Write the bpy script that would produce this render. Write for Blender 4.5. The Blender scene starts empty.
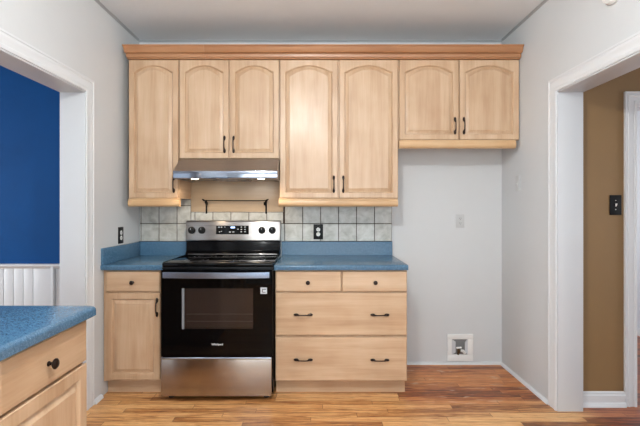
import bpy, bmesh, math, random
from mathutils import Vector, Matrix
random.seed(7)
S = bpy.context.scene
COL = S.collection

# ------------------------------------------------------------------ camera
cam_d = bpy.data.cameras.new('camera'); cam = bpy.data.objects.new('camera', cam_d); COL.objects.link(cam)
cam.location = (0, -3.585, 1.307); cam.rotation_euler = (math.pi/2, 0, 0)
cam_d.sensor_width = 36; cam_d.lens = 24
cam_d.shift_x = 3/640; cam_d.shift_y = -4.5/640
cam_d.clip_start = 0.02
S.camera = cam
# ------------------------------------------------------------------ world, lights, exposure
W = bpy.data.worlds.new('world'); S.world = W; W.use_nodes = True
bg = W.node_tree.nodes['Background']; bg.inputs[0].default_value = (0.80, 0.90, 1.0, 1); bg.inputs[1].default_value = 1.0

def area(name, loc, rot, sx, sy, power, col):
    l = bpy.data.lights.new(name, 'AREA'); l.shape = 'RECTANGLE'; l.size = sx; l.size_y = sy
    l.energy = power; l.color = col
    o = bpy.data.objects.new(name, l); COL.objects.link(o); o.location = loc; o.rotation_euler = rot
    return o
H = math.pi/2
# added fill light behind the camera (faces +Y), daylight through the glazed door in the left wall (faces +X)
area('rear_fill', (0.35, -5.32, 1.45), (H+0.6, 0, 0), 2.2, 1.7, 54, (0.88, 0.97, 1.0))
area('side_window_daylight', (-1.70, -3.82, 1.15), (0, -H-0.25, 0), 1.9, 0.72, 20, (0.88, 0.97, 1.0))
area('dining_fill', (-5.35, -1.6, 1.5), (0, -H, 0), 1.8, 2.4, 72, (0.90, 0.96, 1.0))  # area light added in the blue room without a window, also lifts the right wall
area('hall_fill', (4.8, -2.0, 1.25), (0, H, 0), 1.7, 1.4, 30, (0.92, 0.96, 1.0))  # added area light in the hall, brightens the left wall through the opening
area('far_room_daylight', (2.5, 1.9, 1.5), (-H, 0, 0), 1.4, 1.6, 18, (0.95, 0.98, 1.0))
# ceiling fixture lamp of the kitchen
LAMP_STRENGTH = 300.0   # the glass globe of the ceiling lamp, built at the end
S.view_settings.view_transform = 'Standard'; S.view_settings.look = 'None'
S.view_settings.gamma = 1; S.view_settings.use_curve_mapping = False
S.view_settings.exposure = 0.47

# ------------------------------------------------------------------ materials
def srgb(r, g, b):
    def f(c):
        c /= 255.0
        return c/12.92 if c <= 0.04045 else ((c+0.055)/1.055)**2.4
    return (f(r), f(g), f(b), 1)

def base_mat(name, col=(0.8, 0.8, 0.8, 1), rough=0.5, metal=0.0, **kw):
    m = bpy.data.materials.new(name); m.use_nodes = True
    b = m.node_tree.nodes['Principled BSDF']
    b.inputs['Base Color'].default_value = col
    b.inputs['Roughness'].default_value = rough
    b.inputs['Metallic'].default_value = metal
    for k, v in kw.items(): b.inputs[k].default_value = v
    return m
class G:
    """tiny node helper"""
    def __init__(s, m): s.m = m; s.t = m.node_tree; s.b = s.t.nodes['Principled BSDF']
    def n(s, typ, **kw):
        x = s.t.nodes.new(typ)
        for k, v in kw.items():
            if k.startswith('i_'):
                key = k[2:]
                x.inputs[int(key) if key.isdigit() else key].default_value = v
            else: setattr(x, k, v)
        return x
    def l(s, a, b): s.t.links.new(a, b)
    def math(s, op, a, b=None):
        x = s.n('ShaderNodeMath', operation=op)
        for i, v in enumerate((a, b)):
            if v is None: continue
            if hasattr(v, 'is_linked'): s.l(v, x.inputs[i])
            else: x.inputs[i].default_value = v
        return x.outputs[0]
    def ramp(s, fac, stops):
        r = s.n('ShaderNodeValToRGB'); e = r.color_ramp.elements
        while len(e) < len(stops): e.new(0.5)
        for el, (p, c) in zip(e, stops): el.position = p; el.color = c
        s.l(fac, r.inputs[0]); return r.outputs[0]
    def mix(s, fac, a, b, mode='MIX'):
        x = s.n('ShaderNodeMix', data_type='RGBA', blend_type=mode)
        for i, v in ((0, fac), (6, a), (7, b)):
            if hasattr(v, 'is_linked'): s.l(v, x.inputs[i])
            else: x.inputs[i].default_value = v
        return x.outputs[2]
    def noise(s, vec, scale, detail=3, rough=0.5, dist=0.0):
        x = s.n('ShaderNodeTexNoise'); x.inputs['Scale'].default_value = scale
        x.inputs['Detail'].default_value = detail; x.inputs['Roughness'].default_value = rough
        x.inputs['Distortion'].default_value = dist
        s.l(vec, x.inputs['Vector']); return x.outputs[0]
    def coords(s, scale=(1, 1, 1), rnd=False):
        tc = s.n('ShaderNodeTexCoord'); v = tc.outputs['Object']
        if rnd:
            oi = s.n('ShaderNodeObjectInfo'); r = s.math('MULTIPLY', oi.outputs['Random'], 37.0)
            c = s.n('ShaderNodeCombineXYZ'); s.l(r, c.inputs[0]); s.l(r, c.inputs[1]); s.l(r, c.inputs[2])
            a = s.n('ShaderNodeVectorMath', operation='ADD'); s.l(v, a.inputs[0]); s.l(c.outputs[0], a.inputs[1]); v = a.outputs[0]
        mp = s.n('ShaderNodeMapping'); mp.inputs['Scale'].default_value = scale
        s.l(v, mp.inputs[0]); return mp.outputs[0]
    def bump(s, h, strength, dist=0.002):
        x = s.n('ShaderNodeBump'); x.inputs['Strength'].default_value = strength; x.inputs['Distance'].default_value = dist
        s.l(h, x.inputs['Height']); s.l(x.outputs[0], s.b.inputs['Normal'])

def wood(name, axis, c_lo, c_mid, c_hi, rough=0.42):
    m = base_mat(name, rough=rough); g = G(m)
    s1 = [14, 14, 14]; s1[axis] = 1.2
    s2 = [90, 90, 90]; s2[axis] = 4.0
    a = g.noise(g.coords(s1, True), 1.0, 4, 0.55, 0.4)
    b = g.noise(g.coords(s2, True), 1.0, 3, 0.6)
    blot = g.noise(g.coords((5, 5, 5), True), 1.0, 2, 0.5)
    f = g.math('ADD', g.math('MULTIPLY', a, 0.55), g.math('MULTIPLY', b, 0.2))
    f = g.math('ADD', f, g.math('MULTIPLY', blot, 0.25))
    c = g.ramp(f, [(0.34, c_lo), (0.5, c_mid), (0.66, c_hi)])
    oi = g.n('ShaderNodeObjectInfo')
    tint = g.ramp(oi.outputs['Random'], [(0, (0.95, 0.93, 0.90, 1)), (1, (1.0, 1.0, 1.0, 1))])
    g.l(g.mix(1.0, c, tint, 'MULTIPLY'), g.b.inputs['Base Color'])
    g.bump(b, 0.06, 0.001)
    g.b.inputs['Coat Weight'].default_value = 0.25; g.b.inputs['Coat Roughness'].default_value = 0.25
    return m
MAP = (srgb(178, 143, 111), srgb(195, 163, 132), srgb(207, 178, 149))
wood_x = wood('maple_grain_x', 0, *MAP)
wood_z = wood('maple_grain_z', 2, *MAP)
wood_y = wood('maple_grain_y', 1, *MAP)
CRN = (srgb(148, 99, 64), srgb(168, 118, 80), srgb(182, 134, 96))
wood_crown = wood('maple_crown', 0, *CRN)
RL = (srgb(184, 145, 102), srgb(202, 164, 122), srgb(212, 180, 140))
wood_rail = wood('maple_rail', 0, *RL)
dark_gap = base_mat('gap_brown', srgb(92, 62, 40), 0.8)

def wall_paint(name, col, bump=0.12, scale=55, rough=0.55, var=0.03):
    m = base_mat(name, col, rough); g = G(m)
    v = g.coords((1, 1, 1))
    a = g.noise(v, scale, 4, 0.6); b = g.noise(v, 3.0, 3, 0.6)
    c2 = tuple(x*(1-var*2) for x in col[:3]) + (1,)
    g.l(g.mix(b, c2, col), g.b.inputs['Base Color'])
    g.bump(a, bump, 0.003)
    return m
m_wall = wall_paint('wall_gray_paint', srgb(205, 206, 207))
m_ceil = wall_paint('ceiling_plaster', srgb(228, 231, 235), 0.8, 12, 0.7)
m_corn = wall_paint('cornice_dimmed_paint', srgb(168, 170, 172), 0.1, 30, 0.6)  # same paint as the ceiling, darkened in colour to tone down direct light
m_trim = wall_paint('trim_white_paint', srgb(213, 214, 216), 0.03, 30, 0.35, 0.01)
m_jamb = wall_paint('jamb_shaded_paint', srgb(197, 198, 201), 0.05, 30, 0.4, 0.02)  # darker than the trim: the jamb's weaker light is put into the colour
m_blue = wall_paint('wall_blue_paint', srgb(2, 72, 134), 0.5, 30, 0.6, 0.12)
m_blue.node_tree.nodes['Principled BSDF'].inputs['Specular IOR Level'].default_value = 0.15
m_must = wall_paint('wall_mustard_paint', srgb(134, 104, 67), 0.1, 50, 0.5, 0.05)
m_far = wall_paint('far_room_paint', srgb(205, 206, 212), 0.1, 50)

def mat_floor():
    m = base_mat('oak_floor', rough=0.4); g = G(m)
    tc = g.n('ShaderNodeTexCoord'); sp = g.n('ShaderNodeSeparateXYZ'); g.l(tc.outputs['Object'], sp.inputs[0])
    X, Y = sp.outputs[0], sp.outputs[1]
    yr = g.math('DIVIDE', Y, 0.057); row = g.math('FLOOR', yr); yf = g.math('FRACT', yr)
    wn = g.n('ShaderNodeTexWhiteNoise', noise_dimensions='1D'); g.l(row, wn.inputs['W'])
    xo = g.math('ADD', g.math('DIVIDE', X, 0.85), g.math('MULTIPLY', wn.outputs[0], 9.7))
    pl = g.math('FLOOR', xo); xf = g.math('FRACT', xo)
    cv = g.n('ShaderNodeCombineXYZ'); g.l(row, cv.inputs[0]); g.l(pl, cv.inputs[1])
    wn2 = g.n('ShaderNodeTexWhiteNoise', noise_dimensions='2D'); g.l(cv.outputs[0], wn2.inputs['Vector'])
    v = wn2.outputs[0]
    # grain, shifted for every plank
    gx = g.math('ADD', g.math('MULTIPLY', X, 3.2), g.math('MULTIPLY', v, 50.0))
    gy = g.math('MULTIPLY', Y, 62.0)
    gv = g.n('ShaderNodeCombineXYZ'); g.l(gx, gv.inputs[0]); g.l(gy, gv.inputs[1])
    gr = g.noise(gv.outputs[0], 1.0, 5, 0.65, 1.2)
    gx2 = g.math('MULTIPLY', gx, 3.0); gy2 = g.math('MULTIPLY', Y, 170.0)
    gv2 = g.n('ShaderNodeCombineXYZ'); g.l(gx2, gv2.inputs[0]); g.l(gy2, gv2.inputs[1])
    gr2 = g.noise(gv2.outputs[0], 1.0, 3, 0.6)
    f = g.math('ADD', g.math('MULTIPLY', gr, 0.62), g.math('MULTIPLY', gr2, 0.30))
    f = g.math('ADD', f, g.math('MULTIPLY', v, 0.20))
    c = g.ramp(f, [(0.40, srgb(96, 52, 24)), (0.49, srgb(156, 96, 48)), (0.57, srgb(204, 144, 86)), (0.70, srgb(232, 184, 126))])
    dv = g.n('ShaderNodeCombineXYZ'); g.l(g.math('MULTIPLY', gx, 2.0), dv.inputs[0]); g.l(g.math('MULTIPLY', Y, 110.0), dv.inputs[1])
    dk = g.noise(dv.outputs[0], 1.0, 4, 0.6, 1.5)
    dkm = g.n('ShaderNodeMapRange'); g.l(dk, dkm.inputs[0]); dkm.inputs[1].default_value = 0.56; dkm.inputs[2].default_value = 0.68
    c = g.mix(g.math('MULTIPLY', dkm.outputs[0], 0.55), c, srgb(104, 60, 28))
    # old darker finish where the refrigerator stood, with scuffs and flaked spots
    big = g.noise(tc.outputs['Object'], 3.0, 4, 0.6)
    def edge(val, lo, hi):
        mr = g.n('ShaderNodeMapRange', interpolation_type='SMOOTHSTEP'); g.l(val, mr.inputs[0])
        mr.inputs[1].default_value = lo; mr.inputs[2].default_value = hi; return mr.outputs[0]
    xw = g.math('ADD', X, g.math('MULTIPLY', big, 0.25)); yw = g.math('ADD', Y, g.math('MULTIPLY', big, 0.3))
    mask = g.math('MULTIPLY', edge(xw, 0.62, 0.80), edge(yw, -0.68, -0.46))
    c = g.mix(g.math('MULTIPLY', mask, 0.72), c, g.mix(1.0, c, srgb(236, 184, 128), 'MULTIPLY'))
    sv = g.coords((5.5, 26, 1)); sc = g.noise(sv, 1.0, 3, 0.55, 0.6)
    scm = g.math('MULTIPLY', edge(sc, 0.60, 0.68), mask)
    c = g.mix(g.math('MULTIPLY', scm, 0.55), c, srgb(214, 186, 158))
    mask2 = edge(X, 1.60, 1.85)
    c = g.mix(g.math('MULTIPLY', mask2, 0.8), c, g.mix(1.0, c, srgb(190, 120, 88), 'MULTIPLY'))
    # seams
    e1 = g.math('MINIMUM', yf, g.math('SUBTRACT', 1.0, yf)); s1 = g.math('LESS_THAN', e1, 0.022)
    e2 = g.math('MINIMUM', xf, g.math('SUBTRACT', 1.0, xf)); s2 = g.math('LESS_THAN', e2, 0.002)
    seam = g.math('MAXIMUM', s1, s2)
    c = g.mix(g.math('MULTIPLY', seam, 0.75), c, srgb(92, 52, 26))
    g.l(c, g.b.inputs['Base Color'])
    g.b.inputs['Coat Weight'].default_value = 0.15; g.b.inputs['Coat Roughness'].default_value = 0.3
    g.bump(g.math('SUBTRACT', gr, seam), 0.12, 0.002)
    return m
m_floor = mat_floor()

def mat_counter():
    m = base_mat('blue_laminate', rough=0.22); g = G(m)
    v = g.coords((1, 1, 1))
    a = g.noise(v, 300, 2, 0.7); b = g.noise(v, 110, 3, 0.7)
    f = g.math('ADD', g.math('MULTIPLY', a, 0.6), g.math('MULTIPLY', b, 0.4))
    c = g.ramp(f, [(0.28, srgb(26, 54, 82)), (0.45, srgb(62, 96, 123)), (0.60, srgb(84, 119, 146)), (0.76, srgb(150, 176, 190))])
    g.l(c, g.b.inputs['Base Color']); return m
m_counter = mat_counter()

def mat_steel(name, col, rough=0.28, axis=0):
    m = base_mat(name, col, rough, 1.0); g = G(m)
    s = [400, 400, 400]; s[axis] = 2
    n = g.noise(g.coords(s), 1.0, 2, 0.5)
    r = g.n('ShaderNodeMapRange'); g.l(n, r.inputs[0]); r.inputs[3].default_value = rough*0.75; r.inputs[4].default_value = rough*1.3
    g.l(r.outputs[0], g.b.inputs['Roughness']); g.bump(n, 0.05, 0.0005)
    tg = g.n('ShaderNodeTangent', direction_type='UV_MAP'); tg.uv_map = 'UVMap'
    g.l(tg.outputs[0], g.b.inputs['Tangent']); g.b.inputs['Anisotropic'].default_value = 0.8; g.b.inputs['Anisotropic Rotation'].default_value = 0.25
    return m
m_steel = mat_steel('brushed_steel', srgb(168, 162, 158), 0.30)
m_steel_v = mat_steel('brushed_steel_drawer', srgb(168, 158, 150), 0.22)
m_chrome = base_mat('polished_steel', srgb(150, 157, 170), 0.14, 1.0)
m_bronze = base_mat('dark_bronze', srgb(38, 26, 22), 0.35, 0.6)
m_black = base_mat('black_plastic', srgb(12, 12, 14), 0.45, 0, **{'Specular IOR Level': 0.25})
m_iron = base_mat('black_iron', srgb(8, 7, 7), 0.6, 0, **{'Specular IOR Level': 0.2})
m_glassblk = base_mat('black_glass', srgb(5, 5, 6), 0.06, 0, **{'Specular IOR Level': 0.16})
m_enamel = base_mat('black_enamel', srgb(5, 5, 7), 0.15, 0, **{'Specular IOR Level': 0.14})
m_oven = base_mat('oven_interior', srgb(120, 104, 96), 0.5)
m_ring = base_mat('burner_ring_gray', srgb(58, 58, 62), 0.3)
m_whitep = base_mat('white_plastic', srgb(228, 228, 226), 0.35)
m_plate = base_mat('off_white_plate', srgb(192, 192, 192), 0.4)
m_slot = base_mat('socket_slot', srgb(60, 60, 62), 0.6)
m_panel = wood('beige_panel', 0, srgb(172, 148, 122), srgb(182, 158, 131), srgb(190, 167, 141), 0.4)
m_label = base_mat('label_gray', srgb(196, 198, 202), 0.4)
m_logo = base_mat('logo_silver', srgb(225, 225, 225), 0.3)
m_brass = base_mat('valve_brass', srgb(90, 76, 56), 0.35, 0.8)
m_rubber = base_mat('rubber', srgb(20, 20, 20), 0.8)

def emis(name, col, st):
    m = base_mat(name, col); b = m.node_tree.nodes['Principled BSDF']
    b.inputs['Emission Color'].default_value = col; b.inputs['Emission Strength'].default_value = st; return m
m_bulb = emis('lamp_lens_warm', (1.0, 0.86, 0.62, 1), 7.0)
m_diff = emis('lamp_diffuser', (0.96, 1.0, 0.99, 1), LAMP_STRENGTH)
m_lcd = emis('clock_digits', (0.45, 0.62, 1.0, 1), 1.6)

def mat_pane():
    m = bpy.data.materials.new('oven_window_glass'); m.use_nodes = True; t = m.node_tree; t.nodes.clear()
    o = t.nodes.new('ShaderNodeOutputMaterial'); mx = t.nodes.new('ShaderNodeMixShader')
    p = t.nodes.new('ShaderNodeBsdfPrincipled'); p.inputs['Base Color'].default_value = srgb(52, 44, 41)
    p.inputs['Roughness'].default_value = 0.07; p.inputs['IOR'].default_value = 1.7
    tr = t.nodes.new('ShaderNodeBsdfTransparent'); tr.inputs[0].default_value = (0.75, 0.7, 0.68, 1)
    mx.inputs[0].default_value = 0.55
    t.links.new(p.outputs[0], mx.inputs[1]); t.links.new(tr.outputs[0], mx.inputs[2]); t.links.new(mx.outputs[0], o.inputs[0])
    return m
m_pane = mat_pane()
def mat_clear():
    m = bpy.data.materials.new('window_glass'); m.use_nodes = True; t = m.node_tree; t.nodes.clear()
    o = t.nodes.new('ShaderNodeOutputMaterial'); mx = t.nodes.new('ShaderNodeMixShader')
    p = t.nodes.new('ShaderNodeBsdfGlossy'); p.inputs['Roughness'].default_value = 0.02
    tr = t.nodes.new('ShaderNodeBsdfTransparent'); mx.inputs[0].default_value = 0.93
    t.links.new(p.outputs[0], mx.inputs[1]); t.links.new(tr.outputs[0], mx.inputs[2]); t.links.new(mx.outputs[0], o.inputs[0])
    return m
m_clear = mat_clear()

def mat_tile():
    m = base_mat('ceramic_tile', rough=0.28); g = G(m)
    tc = g.n('ShaderNodeTexCoord'); a = g.noise(tc.outputs['Object'], 14, 4, 0.6, 0.5)
    geo = g.n('ShaderNodeNewGeometry')
    c = g.ramp(a, [(0.3, srgb(164, 162, 155)), (0.5, srgb(188, 187, 181)), (0.7, srgb(204, 204, 200))])
    t = g.ramp(geo.outputs['Random Per Island'], [(0, (0.88, 0.86, 0.84, 1)), (1, (1, 1, 1, 1))])
    g.l(g.mix(1.0, c, t, 'MULTIPLY'), g.b.inputs['Base Color']); g.bump(a, 0.15, 0.002); return m
m_tile = mat_tile()
m_grout = base_mat('grout_brown', srgb(70, 57, 51), 0.9)

# ------------------------------------------------------------------ mesh helpers
class MB:
    def __init__(s): s.bm = bmesh.new()
    def box(s, x0, x1, y0, y1, z0, z1, bev=0.0, seg=2):
        b = bmesh.new(); r = bmesh.ops.create_cube(b, size=1.0)
        for v in b.verts:
            v.co = Vector(((x0+x1)/2+v.co.x*(x1-x0), (y0+y1)/2+v.co.y*(y1-y0), (z0+z1)/2+v.co.z*(z1-z0)))
        if bev > 0: bmesh.ops.bevel(b, geom=b.edges[:], offset=bev, segments=seg, profile=0.5, affect='EDGES')
        s.add(b); return s
    def add(s, b, mat=None):
        if mat is not None: bmesh.ops.transform(b, matrix=mat, verts=b.verts)
        me = bpy.data.meshes.new('tmp'); b.to_mesh(me); b.free(); s.bm.from_mesh(me); bpy.data.meshes.remove(me)
    def prism(s, poly, axis, a0, a1, bev=0.0):
        """poly: 2D outline; axis 0: (y,z) swept in x; 1: (x,z) swept in y; 2: (x,y) swept in z"""
        b = bmesh.new()
        def P(p, a):
            return (a, p[0], p[1]) if axis == 0 else ((p[0], a, p[1]) if axis == 1 else (p[0], p[1], a))
        v0 = [b.verts.new(P(p, a0)) for p in poly]; v1 = [b.verts.new(P(p, a1)) for p in poly]
        n = len(poly); b.faces.new(v0); b.faces.new(v1)
        for i in range(n): b.faces.new((v0[i], v0[(i+1) % n], v1[(i+1) % n], v1[i]))
        bmesh.ops.recalc_face_normals(b, faces=b.faces)
        if bev > 0: bmesh.ops.bevel(b, geom=b.edges[:], offset=bev, segments=2, profile=0.5, affect='EDGES')
        s.add(b); return s
    def tube(s, pts, rad, n=10):
        b = bmesh.new(); pts = [Vector(p) for p in pts]; rr = rad if isinstance(rad, (list, tuple)) else [rad]*len(pts)
        rings = []; up = None
        for i, p in enumerate(pts):
            d = (pts[min(i+1, len(pts)-1)]-pts[max(i-1, 0)]).normalized()
            if up is None: up = d.orthogonal().normalized()
            up = (up-d*up.dot(d)).normalized(); sd = d.cross(up)
            rings.append([b.verts.new(p+(up*math.cos(2*math.pi*k/n)+sd*math.sin(2*math.pi*k/n))*rr[i]) for k in range(n)])
        for a, c in zip(rings, rings[1:]):
            for k in range(n): b.faces.new((a[k], a[(k+1) % n], c[(k+1) % n], c[k]))
        b.faces.new(rings[0]); b.faces.new(rings[-1])
        bmesh.ops.recalc_face_normals(b, faces=b.faces); s.add(b); return s
    def lathe(s, prof, loc, axis='z', n=28):
        """prof: (radius, height) pairs revolved around axis (z, -y or x)"""
        b = bmesh.new(); rings = []
        for r, h in prof:
            rings.append([b.verts.new((max(r, 1e-4)*math.cos(2*math.pi*k/n), max(r, 1e-4)*math.sin(2*math.pi*k/n), h)) for k in range(n)])
        for a, c in zip(rings, rings[1:]):
            for k in range(n): b.faces.new((a[k], a[(k+1) % n], c[(k+1) % n], c[k]))
        b.faces.new(rings[0]); b.faces.new(rings[-1])
        bmesh.ops.recalc_face_normals(b, faces=b.faces)
        R = {'z': Matrix.Identity(4), '-y': Matrix.Rotation(H, 4, 'X'), 'x': Matrix.Rotation(H, 4, 'Y'), '-x': Matrix.Rotation(-H, 4, 'Y'), '-z': Matrix.Rotation(math.pi, 4, 'X')}[axis]
        s.add(b, Matrix.Translation(loc) @ R); return s
    def build(s, name, mat, parent=None, smooth=True, origin=None):
        me = bpy.data.meshes.new(name)
        if origin is not None: bmesh.ops.translate(s.bm, vec=-Vector(origin), verts=s.bm.verts)
        uv = s.bm.loops.layers.uv.new('UVMap')
        for f in s.bm.faces:
            for lp in f.loops: lp[uv].uv = (lp.vert.co.x+0.37*lp.vert.co.y, lp.vert.co.z+0.11*lp.vert.co.y)
        s.bm.to_mesh(me); s.bm.free()
        for mm in (mat if isinstance(mat, (list, tuple)) else [mat]): me.materials.append(mm)
        if smooth:
            for p in me.polygons: p.use_smooth = True
            me.set_sharp_from_angle(angle=math.radians(32))
        o = bpy.data.objects.new(name, me); COL.objects.link(o)
        if origin is not None: o.location = origin
        if parent: o.parent = parent
        return o

def thing(name, label, cat, loc=(0, 0, 0), rz=0, group=None):
    o = bpy.data.objects.new(name, None); COL.objects.link(o); o.location = loc; o.rotation_euler = (0, 0, rz)
    o.empty_display_size = 0.1; tag(o, label, cat, group); return o
def tag(o, label, cat, group=None):
    o['label'] = label; o['category'] = cat
    if group: o['group'] = group
    return o
def struct(o, label=None):
    o['kind'] = 'structure'
    if label: o['label'] = label
    return o

# ------------------------------------------------------------------ dimensions
XL, XR = -1.494, 1.551      # inner faces of side walls
TH = 0.165                  # thickness of the side walls
ZC = 2.715                  # ceiling
YF = -5.2                   # wall behind the camera
OY0, OYL, OYR, OZ = -0.827, -1.73, -1.76, 2.067   # openings in the side walls

# ------------------------------------------------------------------ room shell
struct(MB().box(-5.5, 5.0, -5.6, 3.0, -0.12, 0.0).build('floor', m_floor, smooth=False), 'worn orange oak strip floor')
struct(MB().box(XL-TH, XR+TH, YF, 0.12, ZC, ZC+0.1).build('ceiling', m_ceil, smooth=False), 'textured light grey plaster ceiling')
struct(MB().box(-5.5, XL-TH, -5.6, 0.4, ZC, ZC+0.1).build('ceiling', m_trim, smooth=False))
struct(MB().box(XR+TH, 5.0, -5.6, 3.0, ZC, ZC+0.1).build('ceiling', m_trim, smooth=False))
struct(MB().box(XL, XR, 0.0, 0.12, 0, ZC).build('wall_back', m_wall, smooth=False), 'light grey wall behind the cabinets')
# left wall with the cased opening and a glazed side window further back
wl = MB()
wl.box(XL-TH, XL, OY0, 0.25, 0, ZC); wl.box(XL-TH, XL, OYL, OY0, OZ, ZC)
wl.box(XL-TH, XL, -3.44, OYL, 0, ZC); wl.box(XL-TH, XL, -4.20, -3.44, 2.1, ZC); wl.box(XL-TH, XL, -4.20, -3.44, 0, 0.2)
wl.box(XL-TH, XL, YF, -4.20, 0, ZC)
struct(wl.build('wall_left', m_wall, smooth=False), 'light grey left wall with a cased opening')
wr = MB()
wr.box(XR, XR+TH, OY0, 0.12, 0, ZC); wr.box(XR, XR+TH, OYR, OY0, OZ, ZC); wr.box(XR, XR+TH, YF, OYR, 0, ZC)
struct(wr.build('wall_right', m_wall, smooth=False), 'light grey right wall with a cased opening')
wf = MB()
wf.box(XL-TH, -0.75, YF-0.12, YF, 0, ZC); wf.box(1.45, XR+TH, YF-0.12, YF, 0, ZC)
wf.box(-0.75, 1.45, YF-0.12, YF, 0, 0.6); wf.box(-0.75, 1.45, YF-0.12, YF, 2.3, ZC)
struct(wf.build('wall_front', m_wall, smooth=False))
# frames out of view: rear window added for fill light, then the side window
w = MB()
for x in (-0.73, 0.35, 1.43): w.box(x-0.03, x+0.03, YF-0.09, YF-0.03, 0.6, 2.3)
for z in (0.63, 1.45, 2.27): w.box(-0.7, 1.4, YF-0.085, YF-0.035, z-0.03, z+0.03)
struct(w.build('fill_window', m_trim))
w = MB()
for y in (-4.18, -3.95, -3.69, -3.46): w.box(XL-0.10, XL-0.05, y-0.028, y+0.028, 0.2, 2.1)
for z in (0.25, 2.05): w.box(XL-0.10, XL-0.05, -4.15, -3.49, z-0.05, z+0.05)
struct(w.build('window_2', m_trim))

# left (blue) room
struct(MB().box(-5.5, XL-TH, 0.25, 0.37, 0, ZC).build('wall_dining_back', m_blue, smooth=False), 'deep blue textured wall above white wainscot')
ws = MB(); ws.box(-5.5, XL-TH, 0.236, 0.25, 0, 0.775)
x = XL-TH-0.02; xs = []
zt = 0.79
x = -1.75
for k in range(40):
    wdt = 0.0885
    xx = -2.363 - k*wdt if k else -2.363
    if k == 0: ws.box(-2.535, -2.366, 0.226, 0.24, 0, 0.78, 0.003)
    x1 = -2.538 - k*wdt
    ws.box(x1-wdt+0.003, x1-0.001, 0.227, 0.24, 0, 0.78, 0.003)
ws.box(-2.363, -2.34, 0.20, 0.24, 0, 0.80, 0.003)
for k in range(7): ws.box(-2.337+k*0.0885, -2.337+(k+1)*0.0885-0.004, 0.227, 0.24, 0, 0.78, 0.003)
struct(ws.build('trim_1', m_trim), 'white beadboard wainscot in the blue room')
cr = MB(); cr.prism([(0.25, 0.765), (0.232, 0.765), (0.222, 0.775), (0.205, 0.787), (0.195, 0.795), (0.195, 0.812), (0.25, 0.812)], 0, -5.5, XL-TH)
struct(cr.build('trim_2', m_trim), 'white chair rail above the wainscot')
struct(MB().box(-5.6, -5.5, -5.6, 0.37, 0, ZC).build('wall_dining_left', m_blue, smooth=False))

# right (mustard) hall
YM = -0.76
struct(MB().box(XR+TH, 2.10, YM, YM+0.11, 0, ZC).box(2.10, 3.0, YM, YM+0.11, 2.0, ZC).box(3.0, 5.0, YM, YM+0.11, 0, ZC)
       .build('wall_hall', m_must, smooth=False), 'mustard brown wall in the hall beyond the right opening')
struct(MB().box(4.9, 5.0, -5.6, YM, 0, ZC).build('wall_hall_right', m_must, smooth=False))
struct(MB().box(3.31, 3.42, YM+0.11, 3.0, 0, ZC).build('wall_far_right', m_far, smooth=False), 'pale grey wall seen through the hall doorway')
struct(MB().box(1.6, 3.4, 2.9, 3.0, 0, ZC).build('wall_far_back', m_far, smooth=False))
struct(MB().box(3.293, 3.31, YM+0.11, 2.9, 0, 0.085, 0.004).build('baseboard_far', m_trim))
bb = MB()
bb.prism([(YM, 0), (YM-0.028, 0), (YM-0.028, 0.012), (YM-0.020, 0.026), (YM-0.014, 0.028), (YM-0.014, 0.050), (YM-0.018, 0.053), (YM-0.018, 0.074), (YM-0.010, 0.080), (YM-0.010, 0.090), (YM-0.004, 0.098), (YM, 0.098)], 0, XR+TH, 2.032)
struct(bb.build('baseboard_hall', m_trim), 'white moulded baseboard under the mustard wall')

# casings swept around openings with mitred corners
PROF = [(-0.002, -0.01), (-0.002, 0.016), (0.006, 0.020), (0.016, 0.020), (0.020, 0.013), (0.050, 0.014), (0.054, 0.018), (0.062, 0.019),
        (0.067, 0.014), (0.074, 0.014), (0.078, 0.020), (0.088, 0.020), (0.088, -0.01)]
def casing(mb, to3, a0, a1, h, prof=PROF):
    """to3(a, z, d): a along the wall, d out of the wall. a0 < a1"""
    b = bmesh.new(); rings = []
    for corner in range(4):
        ring = []
        for u, d in prof:
            if corner == 0: a, z = a0-u, 0.0
            elif corner == 1: a, z = a0-u, h+u
            elif corner == 2: a, z = a1+u, h+u
            else: a, z = a1+u, 0.0
            ring.append(b.verts.new(to3(a, z, d)))
        rings.append(ring)
    n = len(prof)
    for r0, r1 in zip(rings, rings[1:]):
        for k in range(n): b.faces.new((r0[k], r0[(k+1) % n], r1[(k+1) % n], r1[k]))
    b.faces.new(rings[0]); b.faces.new(rings[-1])
    bmesh.ops.recalc_face_normals(b, faces=b.faces); mb.add(b)
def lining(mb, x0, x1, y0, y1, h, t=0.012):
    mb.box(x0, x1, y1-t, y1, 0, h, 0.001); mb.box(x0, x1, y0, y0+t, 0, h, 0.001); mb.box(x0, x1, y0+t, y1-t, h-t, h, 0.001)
for i, (xw, sgn, y1, x0, x1) in enumerate(((XL, 1, OYL, XL-TH+0.003, XL+0.002), (XR, -1, OYR, XR-0.002, XR+TH-0.002))):
    m = MB(); casing(m, lambda a, z, d: (xw+sgn*(d*0.55), a, z), y1, OY0, OZ)
    struct(m.build('trim_%d' % (3+i), m_trim), ('white moulded casing around the left opening', 'white moulded casing around the right opening')[i])
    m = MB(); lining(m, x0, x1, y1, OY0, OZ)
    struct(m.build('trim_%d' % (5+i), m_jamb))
m = MB(); casing(m, lambda a, z, d: (a, YM-d*0.9, z), 2.108, 2.98, 2.0, [(u*0.88, d) for u, d in PROF])
m.box(2.10, 2.108, YM-0.004, YM+0.114, 0, 2.0); m.box(2.98, 3.0, YM-0.004, YM+0.114, 0, 2.0); m.box(2.10, 3.0, YM-0.004, YM+0.114, 1.98, 2.005)
struct(m.build('trim_7', m_trim), 'white door casing in the mustard hall wall')

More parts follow.
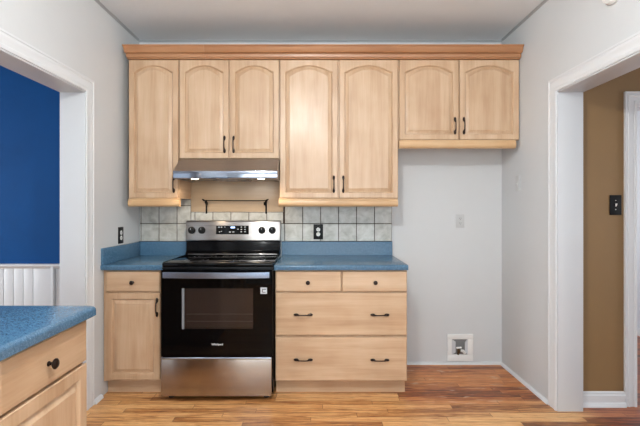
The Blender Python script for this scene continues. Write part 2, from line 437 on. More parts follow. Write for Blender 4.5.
# cornice and shoe mouldings
cp = [(0.0, -0.012), (0.004, -0.012), (0.006, -0.008), (0.014, -0.005), (0.018, -0.004), (0.018, 0.0), (0.0, 0.0)]
struct(MB().prism([(-u, ZC+v) for u, v in cp], 0, XL, XR).build('trim_8', m_corn), 'thin plaster cornice along the back wall')
struct(MB().prism([(XL+u, ZC+v) for u, v in cp], 1, -5.2, -0.035).build('trim_9', m_corn))
struct(MB().prism([(XR-u, ZC+v) for u, v in cp], 1, -5.2, -0.035).build('trim_10', m_corn))
q = [(0, 0), (0.020, 0), (0.019, 0.008), (0.014, 0.015), (0.007, 0.019), (0, 0.020)]
struct(MB().prism([(-u, v) for u, v in q], 0, 0.63, XR).build('baseboard_back', m_trim), 'low white shoe moulding along the back wall')
struct(MB().prism([(XR-u, v) for u, v in q], 1, OY0+0.088, -0.021).build('baseboard_right', m_trim), 'low white shoe moulding along the right wall')
struct(MB().prism([(XL+u*1.1, v*1.3) for u, v in q], 1, OY0+0.088, -0.64).build('baseboard_left', m_trim), 'low white shoe moulding along the left wall')
# painted-over corner seam
struct(MB().box(XR-0.006, XR, -0.006, 0, 0.02, 2.6, 0.002).build('trim_11', m_trim))

# ------------------------------------------------------------------ cabinet parts
def ring_pts(w, h, ins, arch, n=22, shoulder=0.0):
    """closed outline of an inset panel: bottom-left, bottom-right, then the top from right to left"""
    x0, x1 = -w/2+ins, w/2-ins
    pts = [(x0, ins), (x1, ins)]
    for k in range(n+1):
        u = 1-2*k/n
        x = x0+(x1-x0)*(u+1)/2
        if arch > 0:
            a = abs(u)
            p = max(0.0, 1-(a/0.94)**2)
            if a > 0.80: p = p*0.75+0.25*max(0.0, 1-(0.80/0.94)**2)*max(0.0, (0.94-a)/0.14)
            z = h-ins-arch+arch*p
        else: z = h-ins
        pts.append((x, z))
    return pts
def make_door(parent, x, y, z, w, h, arch=0.0, frame=0.047, mat_panel=None):
    """door hangs with its front at local y; x is the centre, z the bottom"""
    t = 0.020; n = 22
    o_out = [( -w/2, 0), (w/2, 0)] + [(w/2-w*k/n, h) for k in range(n+1)]
    def inn(pts, d):
        cx, cz = 0, h/2
        return [(px-math.copysign(d, px) if abs(abs(px)-w/2) < 1e-6 else px, pz+d if pz < 1e-6 else pz-d) for px, pz in pts]
    R = [(o_out, t), (o_out, 0.004), (inn(o_out, 0.003), 0.0)]
    f0 = ring_pts(w, h, frame-0.007, arch); f1 = ring_pts(w, h, frame-0.004, arch); f2 = ring_pts(w, h, frame, arch)
    R += [(f0, 0.0), (f1, 0.005), (f2, 0.012)]
    b = bmesh.new(); vr = [[b.verts.new((px, dy, pz)) for px, pz in pts] for pts, dy in R]; m = len(vr[0])
    for a, c in zip(vr, vr[1:]):
        for k in range(m): b.faces.new((a[k], a[(k+1) % m], c[(k+1) % m], c[k]))
    bk = [b.verts.new((px, t, pz)) for px, pz in f2]
    for k in range(m):
        b.faces.new((vr[-1][k], vr[-1][(k+1) % m], bk[(k+1) % m], bk[k])); b.faces.new((bk[k], bk[(k+1) % m], vr[0][(k+1) % m], vr[0][k]))
    bmesh.ops.recalc_face_normals(b, faces=b.faces)
    mb = MB(); mb.add(b); d = mb.build('door', wood_z, parent); d.location = (x, y, z)
    # raised centre panel
    Rp = [(ring_pts(w, h, frame+0.0005, arch), 0.016), (ring_pts(w, h, frame+0.0005, arch), 0.0135), (ring_pts(w, h, frame+0.005, arch), 0.012),
          (ring_pts(w, h, frame+0.024, arch), 0.0035), (ring_pts(w, h, frame+0.026, arch), 0.0010)]
    b = bmesh.new(); vr = [[b.verts.new((px, dy, pz)) for px, pz in pts] for pts, dy in Rp]
    for a, c in zip(vr, vr[1:]):
        for k in range(m): b.faces.new((a[k], a[(k+1) % m], c[(k+1) % m], c[k]))
    b.faces.new(vr[0]); b.faces.new(vr[-1])
    bmesh.ops.recalc_face_normals(b, faces=b.faces)
    mb = MB(); mb.add(b); mb.build('raised_panel', mat_panel or wood_z, d)
    return d
def make_drawer(parent, x, y, z, w, h):
    t = 0.020; e = 0.006
    b = bmesh.new()
    def rect(i, dy): return [b.verts.new(v) for v in ((-w/2+i, dy, i), (w/2-i, dy, i), (w/2-i, dy, h-i), (-w/2+i, dy, h-i))]
    vr = [rect(0, t), rect(0, 0.007), rect(0.002, 0.003), rect(0.006, 0.0)]
    for a, c in zip(vr, vr[1:]):
        for k in range(4): b.faces.new((a[k], a[(k+1) % 4], c[(k+1) % 4], c[k]))
    b.faces.new(vr[0]); b.faces.new(vr[-1]); bmesh.ops.recalc_face_normals(b, faces=b.faces)
    mb = MB(); mb.add(b); d = mb.build('drawer', wood_x, parent); d.location = (x, y, z); return d
def make_pull(parent, x, z, vertical=False, L=0.122):
    m = MB(); h = L/2-0.012; pts = []
    for k in range(13):
        u = -1+2*k/12; pts.append((u*h, -0.006-0.022*(1-u**4), 0) if not vertical else (0, -0.006-0.022*(1-u**4), u*h))
    rad = [0.0055 if abs(-1+2*k/12) > 0.6 else 0.0042 for k in range(13)]
    m.tube(pts, rad, 8)
    for s in (-1, 1):
        b = bmesh.new(); bmesh.ops.create_uvsphere(b, u_segments=14, v_segments=8, radius=1.0)
        sc = (0.018, 0.010, 0.0095) if not vertical else (0.0095, 0.010, 0.018)
        loc = (s*h, -0.006, 0) if not vertical else (0, -0.006, s*h)
        m.add(b, Matrix.Translation(loc) @ Matrix.Diagonal((*sc, 1)))
    o = m.build('handle', m_bronze, parent); o.location = (x, 0, z); o['label'] = 'dark bronze handle'; return o
def make_knob(parent, x, z, r=0.0145):
    o = MB().lathe([(0.009, -0.001), (0.009, 0.003), (0.0055, 0.006), (0.0055, 0.016), (r*0.8, 0.019), (r, 0.023), (r, 0.026), (r*0.75, 0.030), (0.001, 0.032)], (0, 0, 0), '-y', 20).build('knob', m_bronze, parent)
    o.location = (x, 0, z); o['label'] = 'dark bronze knob'; return o

YD = -0.33
def upper(label, x0, x1, zb, doors, group, rail=None, arch=0.050):
    cx = (x0+x1)/2
    t = thing('upper_cabinet', label, 'cabinet', (cx, 0, zb), 0, group)
    ZT = 2.462-zb
    b = MB(); w2 = (x1-x0)/2
    b.box(-w2, -w2+0.016, -0.29, -0.002, 0.0, ZT); b.box(w2-0.016, w2, -0.29, -0.002, 0.0, ZT)
    b.box(-w2+0.016, w2-0.016, -0.29, -0.002, 0.012, 0.028); b.box(-w2+0.016, w2-0.016, -0.29, -0.002, ZT-0.016, ZT); b.box(-w2+0.016, w2-0.016, -0.012, -0.002, 0.03, ZT-0.02)
    b.build('body', wood_y, t, smooth=False)
    f = MB(); fy0, fy1 = -0.309, -0.2905
    f.box(-w2, -w2+0.03, fy0, fy1, 0, ZT); f.box(w2-0.03, w2, fy0, fy1, 0, ZT); f.box(-w2+0.03, w2-0.03, fy0, fy1, 0, 0.03); f.box(-w2+0.03, w2-0.03, fy0, fy1, ZT-0.03, ZT)
    if len(doors) > 1: f.box(-0.02, 0.02, fy0, fy1, 0.03, ZT-0.03)
    f.build('face_frame', wood_z, t, smooth=False)
    top = 2.441
    for (d0, d1, hs) in doors:
        d = make_door(t, (d0+d1)/2-cx, YD, 0.002, d1-d0, top-zb-0.002, arch)
        w = d1-d0
        make_pull(d, (w/2-0.030)*hs, 0.105, True)
    if rail:
        r0, r1 = rail; prof = [(-0.300, 0.0), (-0.333, 0.0), (-0.338, -0.004), (-0.338, -0.012), (-0.345, -0.018), (-0.348, -0.030), (-0.348, -0.046), (-0.342, -0.056), (-0.334, -0.062), (-0.318, -0.063), (-0.300, -0.063)]
        MB().prism([(y, z-0.001) for y, z in prof], 0, r0-cx, r1-cx).build('light_rail', wood_rail, t)
    return t
GU = 'maple wall cabinets under the crown moulding'
upper('tall narrow maple upper cabinet with a single arched door beside the left wall', -1.441, -1.0565, 1.385, [(-1.437, -1.0605, 1)], GU, (-1.436, -1.048))
upper('short two-door maple upper cabinet directly above the steel range hood', -1.0545, -0.2875, 1.688, [(-1.049, -0.6745, 1), (-0.6655, -0.291, -1)], GU)
upper('tall two-door maple upper cabinet right of the range hood, above the right blue countertop', -0.2855, 0.6225, 1.385, [(-0.282, 0.158, 1), (0.170, 0.618, -1)], GU, (-0.291, 0.615))
upper('short two-door maple upper cabinet over the empty refrigerator space by the right wall', 0.6245, 1.545, 1.830, [(0.630, 1.081, 1), (1.089, 1.543, -1)], GU, (0.6245, 1.512))

# crown moulding over all four cabinets, two lengths with a butt joint
ct = thing('crown_moulding', 'long stepped maple crown moulding running over all the upper cabinets', 'moulding', (0, 0, 2.44))
cpz = [(-0.310, 0.004), (-0.338, 0.004), (-0.340, 0.006), (-0.342, 0.012), (-0.352, 0.014), (-0.354, 0.018), (-0.356, 0.034), (-0.352, 0.037), (-0.352, 0.041), (-0.374, 0.042), (-0.378, 0.046), (-0.392, 0.080), (-0.400, 0.083), (-0.402, 0.086), (-0.402, 0.092), (-0.330, 0.092), (-0.310, 0.060)]
def crown_piece(x0, x1, flare):
    b = bmesh.new(); n = len(cpz)
    a = [b.verts.new((x0-flare*(z/0.09), y, z)) for y, z in cpz]; c = [b.verts.new((x1, y, z)) for y, z in cpz]
    for k in range(n): b.faces.new((a[k], a[(k+1) % n], c[(k+1) % n], c[k]))
    b.faces.new(a); b.faces.new(c); bmesh.ops.recalc_face_normals(b, faces=b.faces)
    m = MB(); m.add(b); return m
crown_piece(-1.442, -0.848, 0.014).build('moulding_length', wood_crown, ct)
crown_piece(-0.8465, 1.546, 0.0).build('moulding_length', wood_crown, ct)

# ------------------------------------------------------------------ base cabinets
YB = -0.62
def base_body(t, w2, depth, top, toe=0.10, left_filler=0.0):
    b = MB()
    b.box(-w2, w2, -depth+0.02, -0.003, toe, top, 0.0)
    b.build('body', wood_z, t, smooth=False)
    MB().box(-w2+0.002, w2-0.002, -depth+0.075, -0.02, 0.0, toe, 0.0).build('toe_kick', wood_x, t, smooth=False)
TOP = 0.879
# left of the stove
cx = (-1.4915-1.066)/2
t = thing('base_cabinet', 'narrow maple base cabinet with one drawer over one door, left of the stove', 'cabinet', (cx, 0, 0), 0, 'maple base cabinets')
base_body(t, 0.2125, 0.62, TOP)
d = make_drawer(t, (-1.468-1.092)/2-cx, YB, 0.728, 0.376, 0.145); make_knob(d, 0.0, 0.066)
d = make_door(t, (-1.468-1.092)/2-cx, YB, 0.116, 0.376, 0.602, 0, 0.048); make_pull(d, 0.170, 0.505, True)
# drawer chest right of the stove
cx = (-0.292+0.628)/2
t = thing('base_cabinet', 'wide maple drawer base with two small drawers over two wide ones, right of the stove', 'cabinet', (cx, 0, 0), 0, 'maple base cabinets')
base_body(t, 0.460, 0.62, TOP)
d = make_drawer(t, (-0.290+0.170)/2-cx, YB, 0.728, 0.458, 0.145); make_knob(d, -0.003, 0.066)
d = make_drawer(t, (0.174+0.628)/2-cx, YB, 0.728, 0.452, 0.145); make_knob(d, 0.003, 0.066)
for z0, z1 in ((0.424, 0.721), (0.108, 0.411)):
    d = make_drawer(t, 0.0, YB, z0, 0.917, z1-z0)
    make_pull(d, -0.2635, (z1-z0)*0.492, False); make_pull(d, 0.268, (z1-z0)*0.488, False)
# foreground cabinet on the left wall
ty = -1.876
t = thing('base_cabinet', 'maple base cabinet in the left foreground with a round knob on its drawer', 'cabinet', (XL+0.003, ty-0.70, 0), H, 'maple base cabinets')
dep = 0.5735-0.003
base_body(t, 0.700, dep, 0.872)
# local x runs along world +y; far end is +0.70
xe = 0.700
for k in range(3):
    wk = 0.4585 if k else 0.470
    c = (0.698-wk/2) if k == 0 else (0.698-0.470-0.0035-0.462*(k-1)-wk/2)
    d = make_drawer(t, c, -dep-0.0005, 0.700, wk, 0.163); make_knob(d, -0.010, 0.075, 0.0185)
    d = make_door(t, c, -dep-0.0005, 0.116, wk, 0.574, 0, 0.055); make_pull(d, -0.205, 0.40, True)

# ------------------------------------------------------------------ countertops
def ctop_profile(yf, yb, z0, z1, r=0.012):
    pts = [(yb, z0), (yf+0.004, z0)]
    for k in range(6):
        a = math.pi+ (H)*k/5*-1
        pts.append((yf+r+r*math.cos(a), z1-r+r*math.sin(a)))
    pts.append((yb, z1)); return pts
def counter(label, x0, x1, left_splash):
    cx = (x0+x1)/2
    t = thing('countertop', label, 'countertop', (cx, 0, 0.882), 0, 'blue laminate countertops')
    MB().prism([(y, z-0.882) for y, z in ctop_profile(-0.645, -0.001, 0.8815, 0.916)], 0, x0-cx, x1-cx).build('slab', m_counter, t)
    s = MB(); s.prism([(-0.001, 0.0345), (-0.020, 0.0345), (-0.020, 0.144), (-0.015, 0.149), (-0.001, 0.149)], 0, x0-cx, x1-cx)
    s.build('splash', m_counter, t)
    if left_splash:
        MB().box(x0-cx, x0-cx+0.019, -0.640, -0.021, 0.0345, 0.149, 0.003).build('splash', m_counter, t)
    return t
counter('short speckled blue laminate countertop with raised splash, left of the stove', XL+0.001, -1.064, True)
counter('speckled blue laminate countertop with raised splash, right of the stove', -0.2955, 0.630, False)
t = thing('countertop', 'large speckled blue countertop in the left foreground with a rounded corner', 'countertop', (-1.19, -2.56, 0.873), 0, 'blue laminate countertops')
b = bmesh.new()
def outline(i):
    x0, x1, y0, y1 = XL+0.001, -0.892-i, -3.30+0, -1.845-i
    r = 0.022; pts = [(x0, y0), (x1, y0)]
    for k in range(7):
        a = H*k/6; pts.append((x1-r+r*math.cos(a), y1-r+r*math.sin(a)))
    pts.append((x0, y1)); return pts
rg = [(0.006, 0), (0.0, 0.004)]
for k in range(6):
    a = H*k/5; rg.append((0.016*(1-math.cos(a)), 0.025+0.016*math.sin(a)))
vr = [[b.verts.new((px+1.19, py+2.56, z)) for px, py in outline(i)] for i, z in rg]; n = len(vr[0])
for a, c in zip(vr, vr[1:]):
    for k in range(n): b.faces.new((a[k], a[(k+1) % n], c[(k+1) % n], c[k]))
b.faces.new(vr[0]); b.faces.new(vr[-1]); bmesh.ops.recalc_face_normals(b, faces=b.faces)
m = MB(); m.add(b); m.build('slab', m_counter, t)

# ------------------------------------------------------------------ backsplash tiles and panel
P = 0.1505
t = thing('tile_backsplash', 'square cream wall tiles with brown grout above the blue splashes', 'backsplash', (-0.43, -0.001, 1.03))
ox, oz = 0.43, -1.03
tiles = MB(); gr = MB()
def tile(x0, x1, z0, z1):
    if x1-x0 > 0.012 and z1-z0 > 0.012: tiles.box(x0+0.0026+ox, x1-0.0026+ox, -0.0085, -0.003, z0+0.0026+oz, z1-0.0026+oz, 0.0015, 1)
zrows = [(1.032, 1.1805), (1.1805, 1.331), (1.331, 1.384)]
X0t, X1t = -1.4865, 0.6265
gx = -0.2705
xs = [gx+P*k for k in range(-9, 8)]
xs = [X0t]+[v for v in xs if X0t+0.01 < v < X1t-0.01]+[X1t]
for z0, z1 in zrows:
    for a, c in zip(xs, xs[1:]):
        if z1 > 1.30:
            if c > -1.057 and a < -0.282:     # cut around the beige panel
                if a < -1.057: tile(a, -1.057, z0, z1)
                if c > -0.282: tile(-0.282, c, z0, z1)
                continue
        if z0 > 1.17 and z1 < 1.34 and c > -1.057 and a < -0.282:
            continue
        tile(a, c, z0, z1)
# row that ends at the panel's lower edge
for a, c in zip(xs, xs[1:]):
    if c > -1.057 and a < -0.282:
        aa, cc = max(a, -1.057), min(c, -0.282)
        tile(aa, cc, 1.1805, 1.277)
tiles.build('tiles', m_tile, t)
gr.box(X0t+ox, X1t+ox, -0.006, -0.0005, 1.032+oz, 1.277+oz); gr.box(X0t+ox, -1.057+ox, -0.006, -0.0005, 1.277+oz, 1.384+oz); gr.box(-0.282+ox, X1t+ox, -0.006, -0.0005, 1.277+oz, 1.384+oz)
gr.build('grout', m_grout, t, smooth=False)
pn = MB().box(-1.0555, -0.2835, -0.010, -0.0005, 1.279, 1.686, 0.001).build('wall_panel', m_panel, origin=(-0.67, -0.001, 1.28))
tag(pn, 'plain beige panel on the wall under the range hood behind the stove', 'panel')

# ------------------------------------------------------------------ range hood
t = thing('range_hood', 'stainless steel under-cabinet range hood with slanted front above the stove', 'range hood', (-0.667, 0, 1.525))
hx = 0.379
hb = MB()
zt = 0.158
# shell as separate sheets: top/back/sides/front band, open below
side = [(-0.002, 0.0), (-0.480, 0.0), (-0.482, 0.004), (-0.482, 0.055), (-0.335, zt), (-0.002, zt)]
hb.prism(side, 0, -hx, -hx+0.012); hb.prism(side, 0, hx-0.012, hx)
hb.prism([(-0.482, 0.055), (-0.470, 0.055), (-0.330, 0.146), (-0.330, zt), (-0.335, zt)], 0, -hx+0.012, hx-0.012)
hb.box(-hx+0.012, hx-0.012, -0.330, -0.002, zt-0.012, zt)
hb.build('canopy', m_steel, t)
MB().box(-hx-0.001, hx+0.001, -0.486, -0.470, 0.0, 0.056, 0.003).build('front_band', m_chrome, t)
MB().box(-hx+0.012, hx-0.012, -0.468, -0.004, 0.012, 0.018).build('underside', m_steel, t, smooth=False)
fl = MB()
fl.box(-0.14, 0.14, -0.40, -0.10, 0.004, 0.012, 0.002)
for k in range(14): fl.box(-0.13, 0.13, -0.385+k*0.0205, -0.377+k*0.0205, 0.001, 0.0045)
fl.build('grease_filter', m_steel_v, t)
for xx in (-0.2345, 0.254):
    MB().lathe([(0.036, 0.0), (0.036, 0.010), (0.030, 0.012)], (xx, -0.435, 0.002), 'z', 24).build('lamp_ring', m_chrome, t)
    l = MB().lathe([(0.001, -0.0035), (0.022, -0.002), (0.029, 0.003)], (xx, -0.435, 0.0), 'z', 24).build('lamp', m_bulb, t); l['label'] = 'lit warm lamp'
    sp = bpy.data.lights.new('hood_lamp_light', 'SPOT'); sp.energy = 4.5; sp.color = (1.0, 0.80, 0.55); sp.spot_size = math.radians(150); sp.spot_blend = 0.8; sp.shadow_soft_size = 0.03
    so = bpy.data.objects.new('hood_lamp_light', sp); COL.objects.link(so); so.location = (-0.667+xx, -0.43, 1.515); so.rotation_euler = (math.radians(22), 0, 0)

# ------------------------------------------------------------------ paper towel rail
t = thing('towel_rail', 'thin black iron rail with two brackets mounted on the beige panel above the stove', 'rail', (-0.676, -0.011, 1.369))
m = MB()
m.tube([(-0.268, -0.045, 0.004), (0.268, -0.045, 0.002)], 0.0042, 8); m.build('rail', m_iron, t)
for s in (-1, 1):
    m = MB()
    m.box(s*0.250-0.007, s*0.250+0.007, -0.004, 0.0, -0.105, 0.010, 0.0015)
    m.tube([(s*0.250, -0.002, -0.022), (s*0.250, -0.02, -0.024), (s*0.250, -0.040, -0.012), (s*0.250, -0.045, 0.003), (s*0.262, -0.044, 0.010), (s*0.275, -0.043, 0.014)], 0.005, 8)
    m.lathe([(0.014, -0.006), (0.014, 0.006)], (s*0.240, -0.03, -0.022), 'x', 14)
    m.build('bracket', m_iron, t)

# ------------------------------------------------------------------ stove
SX = -0.680; sw = 0.3795
t = thing('stove', 'freestanding stainless and black glass electric range between the base cabinets', 'stove', (SX, 0, 0))
MB().box(-sw, sw, -0.655, -0.03, 0.045, 0.905, 0.003).build('body', m_enamel, t)
# cooktop: black glass with metal edge trims
MB().box(-sw-0.001, sw+0.001, -0.668, -0.06, 0.9065, 0.934, 0.006).build('cooktop', m_glassblk, t)
for s in (-1, 1): MB().box(s*sw-0.004, s*sw+0.004, -0.64, -0.15, 0.930, 0.937, 0.0015).build('edge_trim', m_enamel, t)
def ring(cx, cy, r, wd):
    b = bmesh.new(); n = 48
    a = [b.verts.new((cx+r*math.cos(2*math.pi*k/n), cy+r*math.sin(2*math.pi*k/n), 0.9343)) for k in range(n)]
    c = [b.verts.new((cx+(r-wd)*math.cos(2*math.pi*k/n), cy+(r-wd)*math.sin(2*math.pi*k/n), 0.9343)) for k in range(n)]
    for k in range(n): b.faces.new((a[k], a[(k+1) % n], c[(k+1) % n], c[k]))
    bmesh.ops.recalc_face_normals(b, faces=b.faces); return b
for (bx, by, rr) in ((-0.19, -0.50, 0.085), (0.19, -0.50, 0.115), (-0.19, -0.26, 0.085), (0.19, -0.26, 0.08), (0.0, -0.25, 0.055)):
    m = MB(); m.add(ring(bx, by, rr, 0.004)); m.add(ring(bx, by, rr*0.62, 0.003)); o = m.build('burner_ring', m_ring, t, smooth=False)
# back guard
m = MB(); m.prism([(-0.03, 0.905), (-0.155, 0.934), (-0.150, 0.948), (-0.128, 0.965), (-0.120, 1.044), (-0.03, 1.044)], 0, -sw, sw, 0.002); m.build('riser', m_enamel, t)
m = MB(); m.box(-sw+0.02, sw-0.02, -0.1545, -0.145, 0.9365, 0.942, 0.002); m.build('vent_trim', m_steel, t)
m = MB(); m.prism([(-0.03, 1.0445), (-0.136, 1.0445), (-0.140, 1.052), (-0.128, 1.200), (-0.120, 1.208), (-0.03, 1.208)], 0, -sw-0.001, sw+0.001, 0.002)
cp_ = m.build('control_panel', m_steel, t)
# tilted face: helper to place on the panel face
def face_y(z): return -0.140+(z-1.052)*(0.012/0.148)
m = MB(); m.prism([(face_y(1.099)-0.002, 1.099), (face_y(1.168)-0.002, 1.168), (face_y(1.168)+0.004, 1.168), (face_y(1.099)+0.004, 1.099)], 0, -0.136, 0.128, 0.0)
dsp = m.build('display', m_glassblk, t, smooth=False); dsp['label'] = 'black glass touch display'
def mark(x0, x1, z0, z1, mat, name):
    y = face_y((z0+z1)/2)-0.003
    MB().box(x0, x1, y, y+0.002, z0, z1).build(name, mat, dsp, smooth=False)
mark(-0.018, 0.016, 1.148, 1.160, m_lcd, 'clock_readout')
mm = MB()
for (a, c, z) in ((-0.120, -0.106, 1.156), (-0.098, -0.086, 1.156), (-0.070, -0.062, 1.157), (-0.112, -0.102, 1.118), (-0.096, -0.090, 1.122),
                  (0.062, 0.074, 1.157), (0.092, 0.104, 1.157), (0.062, 0.074, 1.138), (0.092, 0.104, 1.138), (0.062, 0.074, 1.119), (0.092, 0.104, 1.119),
                  (-0.030, -0.016, 1.117), (-0.004, 0.012, 1.117), (0.036, 0.046, 1.140)):
    y = face_y(z)-0.003; MB().box(a, c, y, y+0.002, z-0.0028, z+0.0028).build('button_mark', m_label, dsp, smooth=False)
for kx in (-0.334, -0.252, 0.235, 0.318):
    z = 1.131; y = face_y(z)
    k = MB().lathe([(0.029, -0.001), (0.029, 0.003), (0.0245, 0.006), (0.022, 0.022), (0.018, 0.026), (0.001, 0.027)], (0, 0, 0), '-y', 28)
    k.box(-0.005, 0.005, -0.032, -0.020, -0.022, 0.022, 0.002)
    ko = k.build('knob', m_black, t); ko.location = (kx, y, z)
    MB().box(-0.0012, 0.0012, -0.0335, -0.0315, 0.006, 0.020).build('knob_pointer', m_label, ko, smooth=False)
# front: trim under cooktop, door, handle, window
MB().box(-sw, sw, -0.672, -0.656, 0.893, 0.9060, 0.002).build('vent_strip', m_black, t)
dr = MB(); y0, y1 = -0.692, -0.658
wx0, wx1, wz0, wz1 = -0.232, 0.247, 0.491, 0.765
dr.box(-sw+0.002, wx0, y0, y1, 0.302, 0.888, 0.0); dr.box(wx1, sw-0.002, y0, y1, 0.302, 0.888, 0.0); dr.box(wx0, wx1, y0, y1, 0.302, wz0, 0.0); dr.box(wx0, wx1, y0, y1, wz1, 0.888, 0.0)
door = dr.build('oven_door', m_glassblk, t, smooth=False); door['label'] = 'black glass oven door'
MB().box(wx0+0.0005, wx1-0.0005, y0+0.001, y0+0.005, wz0+0.0005, wz1-0.0005).build('oven_window', m_pane, door, smooth=False)
# oven cavity as a shallow lit-by-room box behind the pane with racks
ov = MB(); ov.box(wx0+0.002, wx1-0.002, -0.659, -0.6565, wz0+0.002, wz1-0.002); ov.build('oven_liner', m_oven, door, smooth=False)
rk = MB()
for z in (0.585, 0.536): rk.tube([(wx0+0.02, -0.668, z), (wx1-0.004, -0.668, z)], 0.0022, 6)
rk.build('oven_rack', m_whitep, door)
st = MB().box(wx0-0.004, wx0+0.012, y0-0.0015, y0+0.002, wz0-0.002, wz1+0.001).build('window_reflection', base_mat('window_reflection_gray', srgb(120, 122, 126), 0.3), door, smooth=False)  # gray strip that paints in the reflection of a white door frame
# handle: flat bowed bar on two posts
hbm = bmesh.new(); N = 20; L0, L1 = -0.349, 0.362
rings = []
for k in range(N+1):
    u = -1+2*k/N; xx = L0+(L1-L0)*k/N; yb = -0.738-0.014*(1-u*u); zc = 0.862-0.002*(1-u*u)
    sec = [(yb-0.002, zc-0.020), (yb-0.0045, zc-0.018), (yb-0.005, zc), (yb-0.0045, zc+0.019), (yb-0.002, zc+0.021), (yb+0.010, zc+0.018), (yb+0.012, zc), (yb+0.010, zc-0.016)]
    rings.append([hbm.verts.new((xx, a, c)) for a, c in sec])
for a, c in zip(rings, rings[1:]):
    for k in range(8): hbm.faces.new((a[k], a[(k+1) % 8], c[(k+1) % 8], c[k]))
hbm.faces.new(rings[0]); hbm.faces.new(rings[-1]); bmesh.ops.recalc_face_normals(hbm, faces=hbm.faces)
m = MB(); m.add(hbm)
ha = m.build('handle', base_mat('handle_steel', srgb(158, 174, 200), 0.25, 1.0), door); ha['label'] = 'wide stainless bar handle'
for s in (L0+0.02, L1-0.02): MB().box(s-0.015, s+0.015, -0.738, -0.6925, 0.848, 0.876, 0.004).build('handle_post', m_black, door)
# badge and lettering
m = MB(); bx = 0.319; bz = 0.750; y = y0-0.0018
m.box(bx-0.022, bx+0.022, y, y0-0.0002, bz-0.0215, bz+0.0215); ba = m.build('badge', m_label, door, smooth=False); ba['label'] = 'small square silver sticker'
m = MB(); m.box(bx-0.011, bx+0.016, y-0.0006, y, bz+0.007, bz+0.012); m.box(bx-0.011, bx-0.006, y-0.0006, y, bz-0.012, bz+0.0069); m.box(bx-0.0059, bx+0.013, y-0.0006, y, bz-0.013, bz-0.009)
m.build('badge_print', m_slot, ba, smooth=False)
fc = bpy.data.curves.new('logo', 'FONT'); fc.body = 'Whirlpool'; fc.size = 0.0185; fc.offset = 0.0004; fc.extrude = 0.0004; fc.align_x = 'CENTER'; fc.resolution_u = 3
fo = bpy.data.objects.new('tmp_logo', fc); COL.objects.link(fo)
dg = bpy.context.evaluated_depsgraph_get(); lm = bpy.data.meshes.new_from_object(fo.evaluated_get(dg)); bpy.data.objects.remove(fo)
lm.materials.clear(); lm.materials.append(m_logo)
lo = bpy.data.objects.new('logo', lm); COL.objects.link(lo); lo.parent = door; lo.rotation_euler = (H, 0, 0); lo.location = (0.004, y0-0.0008, 0.380)
# storage drawer and feet
m = MB(); m.box(-sw+0.002, sw-0.008, -0.694, -0.658, 0.034, 0.296, 0.004); m.build('storage_drawer', m_steel_v, t)['label'] = 'stainless storage drawer'
m = MB(); m.prism([(-0.694, 0.298), (-0.698, 0.292), (-0.694, 0.284), (-0.690, 0.284), (-0.690, 0.298)], 0, -sw+0.004, sw-0.010); m.build('drawer_lip', m_chrome, t)
for fx in (-0.33, 0.33):
    for fy in (-0.62, -0.09): MB().lathe([(0.02, 0), (0.02, 0.01), (0.010, 0.012), (0.010, 0.05)], (fx, fy, 0), 'z', 14).build('foot', m_rubber, t)

# ------------------------------------------------------------------ wall plates
def plate(name, label, cat, loc, rz, w, h, pm, sockets, sm, group=None, kind='outlet'):
    """front faces local -y"""
    t = thing(name, label, cat, loc, rz, group)
    MB().box(-w/2, w/2, -0.006, 0.0, -h/2, h/2, 0.002).build('cover_plate', pm, t)
    if kind == 'outlet':
        for s in (-1, 1):
            r = MB().lathe([(0.0165, 0.0), (0.0165, 0.002), (0.015, 0.003)], (0, -0.006, s*0.0195), '-y', 20).build('socket', sm, t)
            f = MB()
            for q in (-1, 1): f.box(q*0.006-0.0012, q*0.006+0.0012, -0.0096, -0.0088, s*0.0195-0.001, s*0.0195+0.008)
            f.lathe([(0.0025, 0.0), (0.0025, 0.0006)], (0, -0.009, s*0.0195-0.007), '-y', 8); f.build('socket_slots', m_slot, r, smooth=False)
        MB().lathe([(0.003, 0), (0.002, 0.001)], (0, -0.006, 0), '-y', 10).build('screw', pm, t)
    else:
        MB().box(-0.010, 0.010, -0.0075, -0.006, -0.017, 0.017, 0.0006).build('switch_plate_inset', pm, t)
        MB().prism([(-0.0072, -0.010), (-0.016, 0.004), (-0.016, 0.010), (-0.0072, 0.010)], 0, -0.004, 0.004).build('toggle', sm, t)
        for s in (-1, 1): MB().lathe([(0.003, 0), (0.002, 0.001)], (0, -0.006, s*0.03), '-y', 10).build('screw', sm, t)
    return t
plate('wall_outlet', 'black double outlet with white sockets on the tiles right of the stove', 'outlet', (0.0105, -0.010, 1.1115), 0, 0.080, 0.125, m_black, 2, m_whitep, 'dark electrical outlets')
plate('wall_outlet', 'black double outlet with white sockets on the left wall above the counter splash', 'outlet', (XL, -0.343, 1.104), H, 0.080, 0.125, m_black, 2, m_whitep, 'dark electrical outlets')
plate('wall_outlet', 'white outlet on the grey back wall of the empty refrigerator space', 'outlet', (1.2016, 0, 1.202), 0, 0.070, 0.112, m_plate, 2, m_plate)
plate('light_switch', 'white switch plate on the grey right wall beside the cased opening', 'light switch', (XR, -0.297, 1.500), -H, 0.072, 0.118, m_plate, 0, m_plate, None, 'switch')
plate('light_switch', 'black switch plate with white toggle on the mustard wall', 'light switch', (1.974, YM, 1.330), 0, 0.078, 0.132, m_black, 0, m_whitep, None, 'switch')

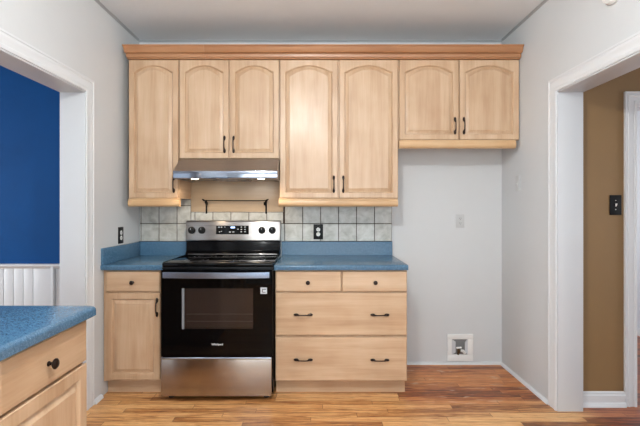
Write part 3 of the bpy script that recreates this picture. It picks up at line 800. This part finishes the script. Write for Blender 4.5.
# water supply box
t = thing('water_supply_box', 'white recessed water supply box low on the wall in the refrigerator space', 'supply box', (1.201, 0, 0.141))
m = MB(); o, i = 0.108, 0.068
for (a, b_, c, d_) in ((-o, o, 0.070, 0.113), (-o, o, -0.113, -0.058), (-o, -0.072, -0.058, 0.070), (0.062, o, -0.058, 0.070)): m.box(a, b_, -0.012, -0.0005, c, d_, 0.002)
fr = m.build('frame', m_whitep, t)
m = MB(); m.prism([(-0.072, -0.058), (-0.072, 0.070), (-0.040, 0.050), (-0.040, -0.040)], 1, -0.011, -0.0006)
m.build('inner_lip', m_label, t); m = MB(); m.prism([(0.062, -0.058), (0.062, 0.070), (0.040, 0.045), (0.040, -0.040)], 1, -0.0105, -0.0006); m.build('inner_lip', m_label, t)
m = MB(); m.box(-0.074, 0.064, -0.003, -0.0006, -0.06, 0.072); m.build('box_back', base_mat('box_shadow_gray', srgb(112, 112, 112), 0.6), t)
m = MB(); m.tube([(-0.018, -0.006, -0.056), (-0.018, -0.018, -0.03), (-0.018, -0.020, -0.006)], 0.010, 12); m.box(-0.030, -0.006, -0.030, -0.014, -0.040, -0.014, 0.003); m.build('valve', m_brass, t)
m = MB(); m.tube([(-0.036, -0.022, 0.002), (0.004, -0.024, 0.006)], 0.007, 10); m.build('valve_handle', m_whitep, t)
m = MB(); m.tube([(0.0, -0.02, -0.02), (0.02, -0.022, -0.024), (0.035, -0.018, -0.045)], 0.012, 10); m.build('fitting', m_whitep, t)

# round detector on the right wall
t = thing('smoke_detector', 'round white detector high on the right wall at the top edge of the picture', 'smoke detector', (XR, -1.362, 2.440), -H)
MB().lathe([(0.066, 0.0), (0.066, 0.012), (0.060, 0.030), (0.045, 0.036), (0.001, 0.037)], (0, 0, 0), '-y', 36).build('housing', m_whitep, t)
MB().lathe([(0.0665, 0.006), (0.0675, 0.008), (0.0665, 0.010)], (0, 0, 0), '-y', 36).build('seam_ring', m_label, t)

# ceiling fixture that lights the kitchen (above the frame)
t = thing('ceiling_lamp', 'white glass globe ceiling lamp on a short stem in front of the cabinets', 'ceiling lamp', (-0.15, -2.65, ZC))
MB().lathe([(0.07, 0.0), (0.07, 0.015), (0.05, 0.025), (0.012, 0.03), (0.012, 0.20)], (0, 0, 0), '-z', 32).build('canopy', m_whitep, t)
gb = bmesh.new(); bmesh.ops.create_uvsphere(gb, u_segments=32, v_segments=16, radius=0.075)
m = MB(); m.add(gb, Matrix.Translation((0, 0, -0.27))); m.build('globe', m_diff, t)
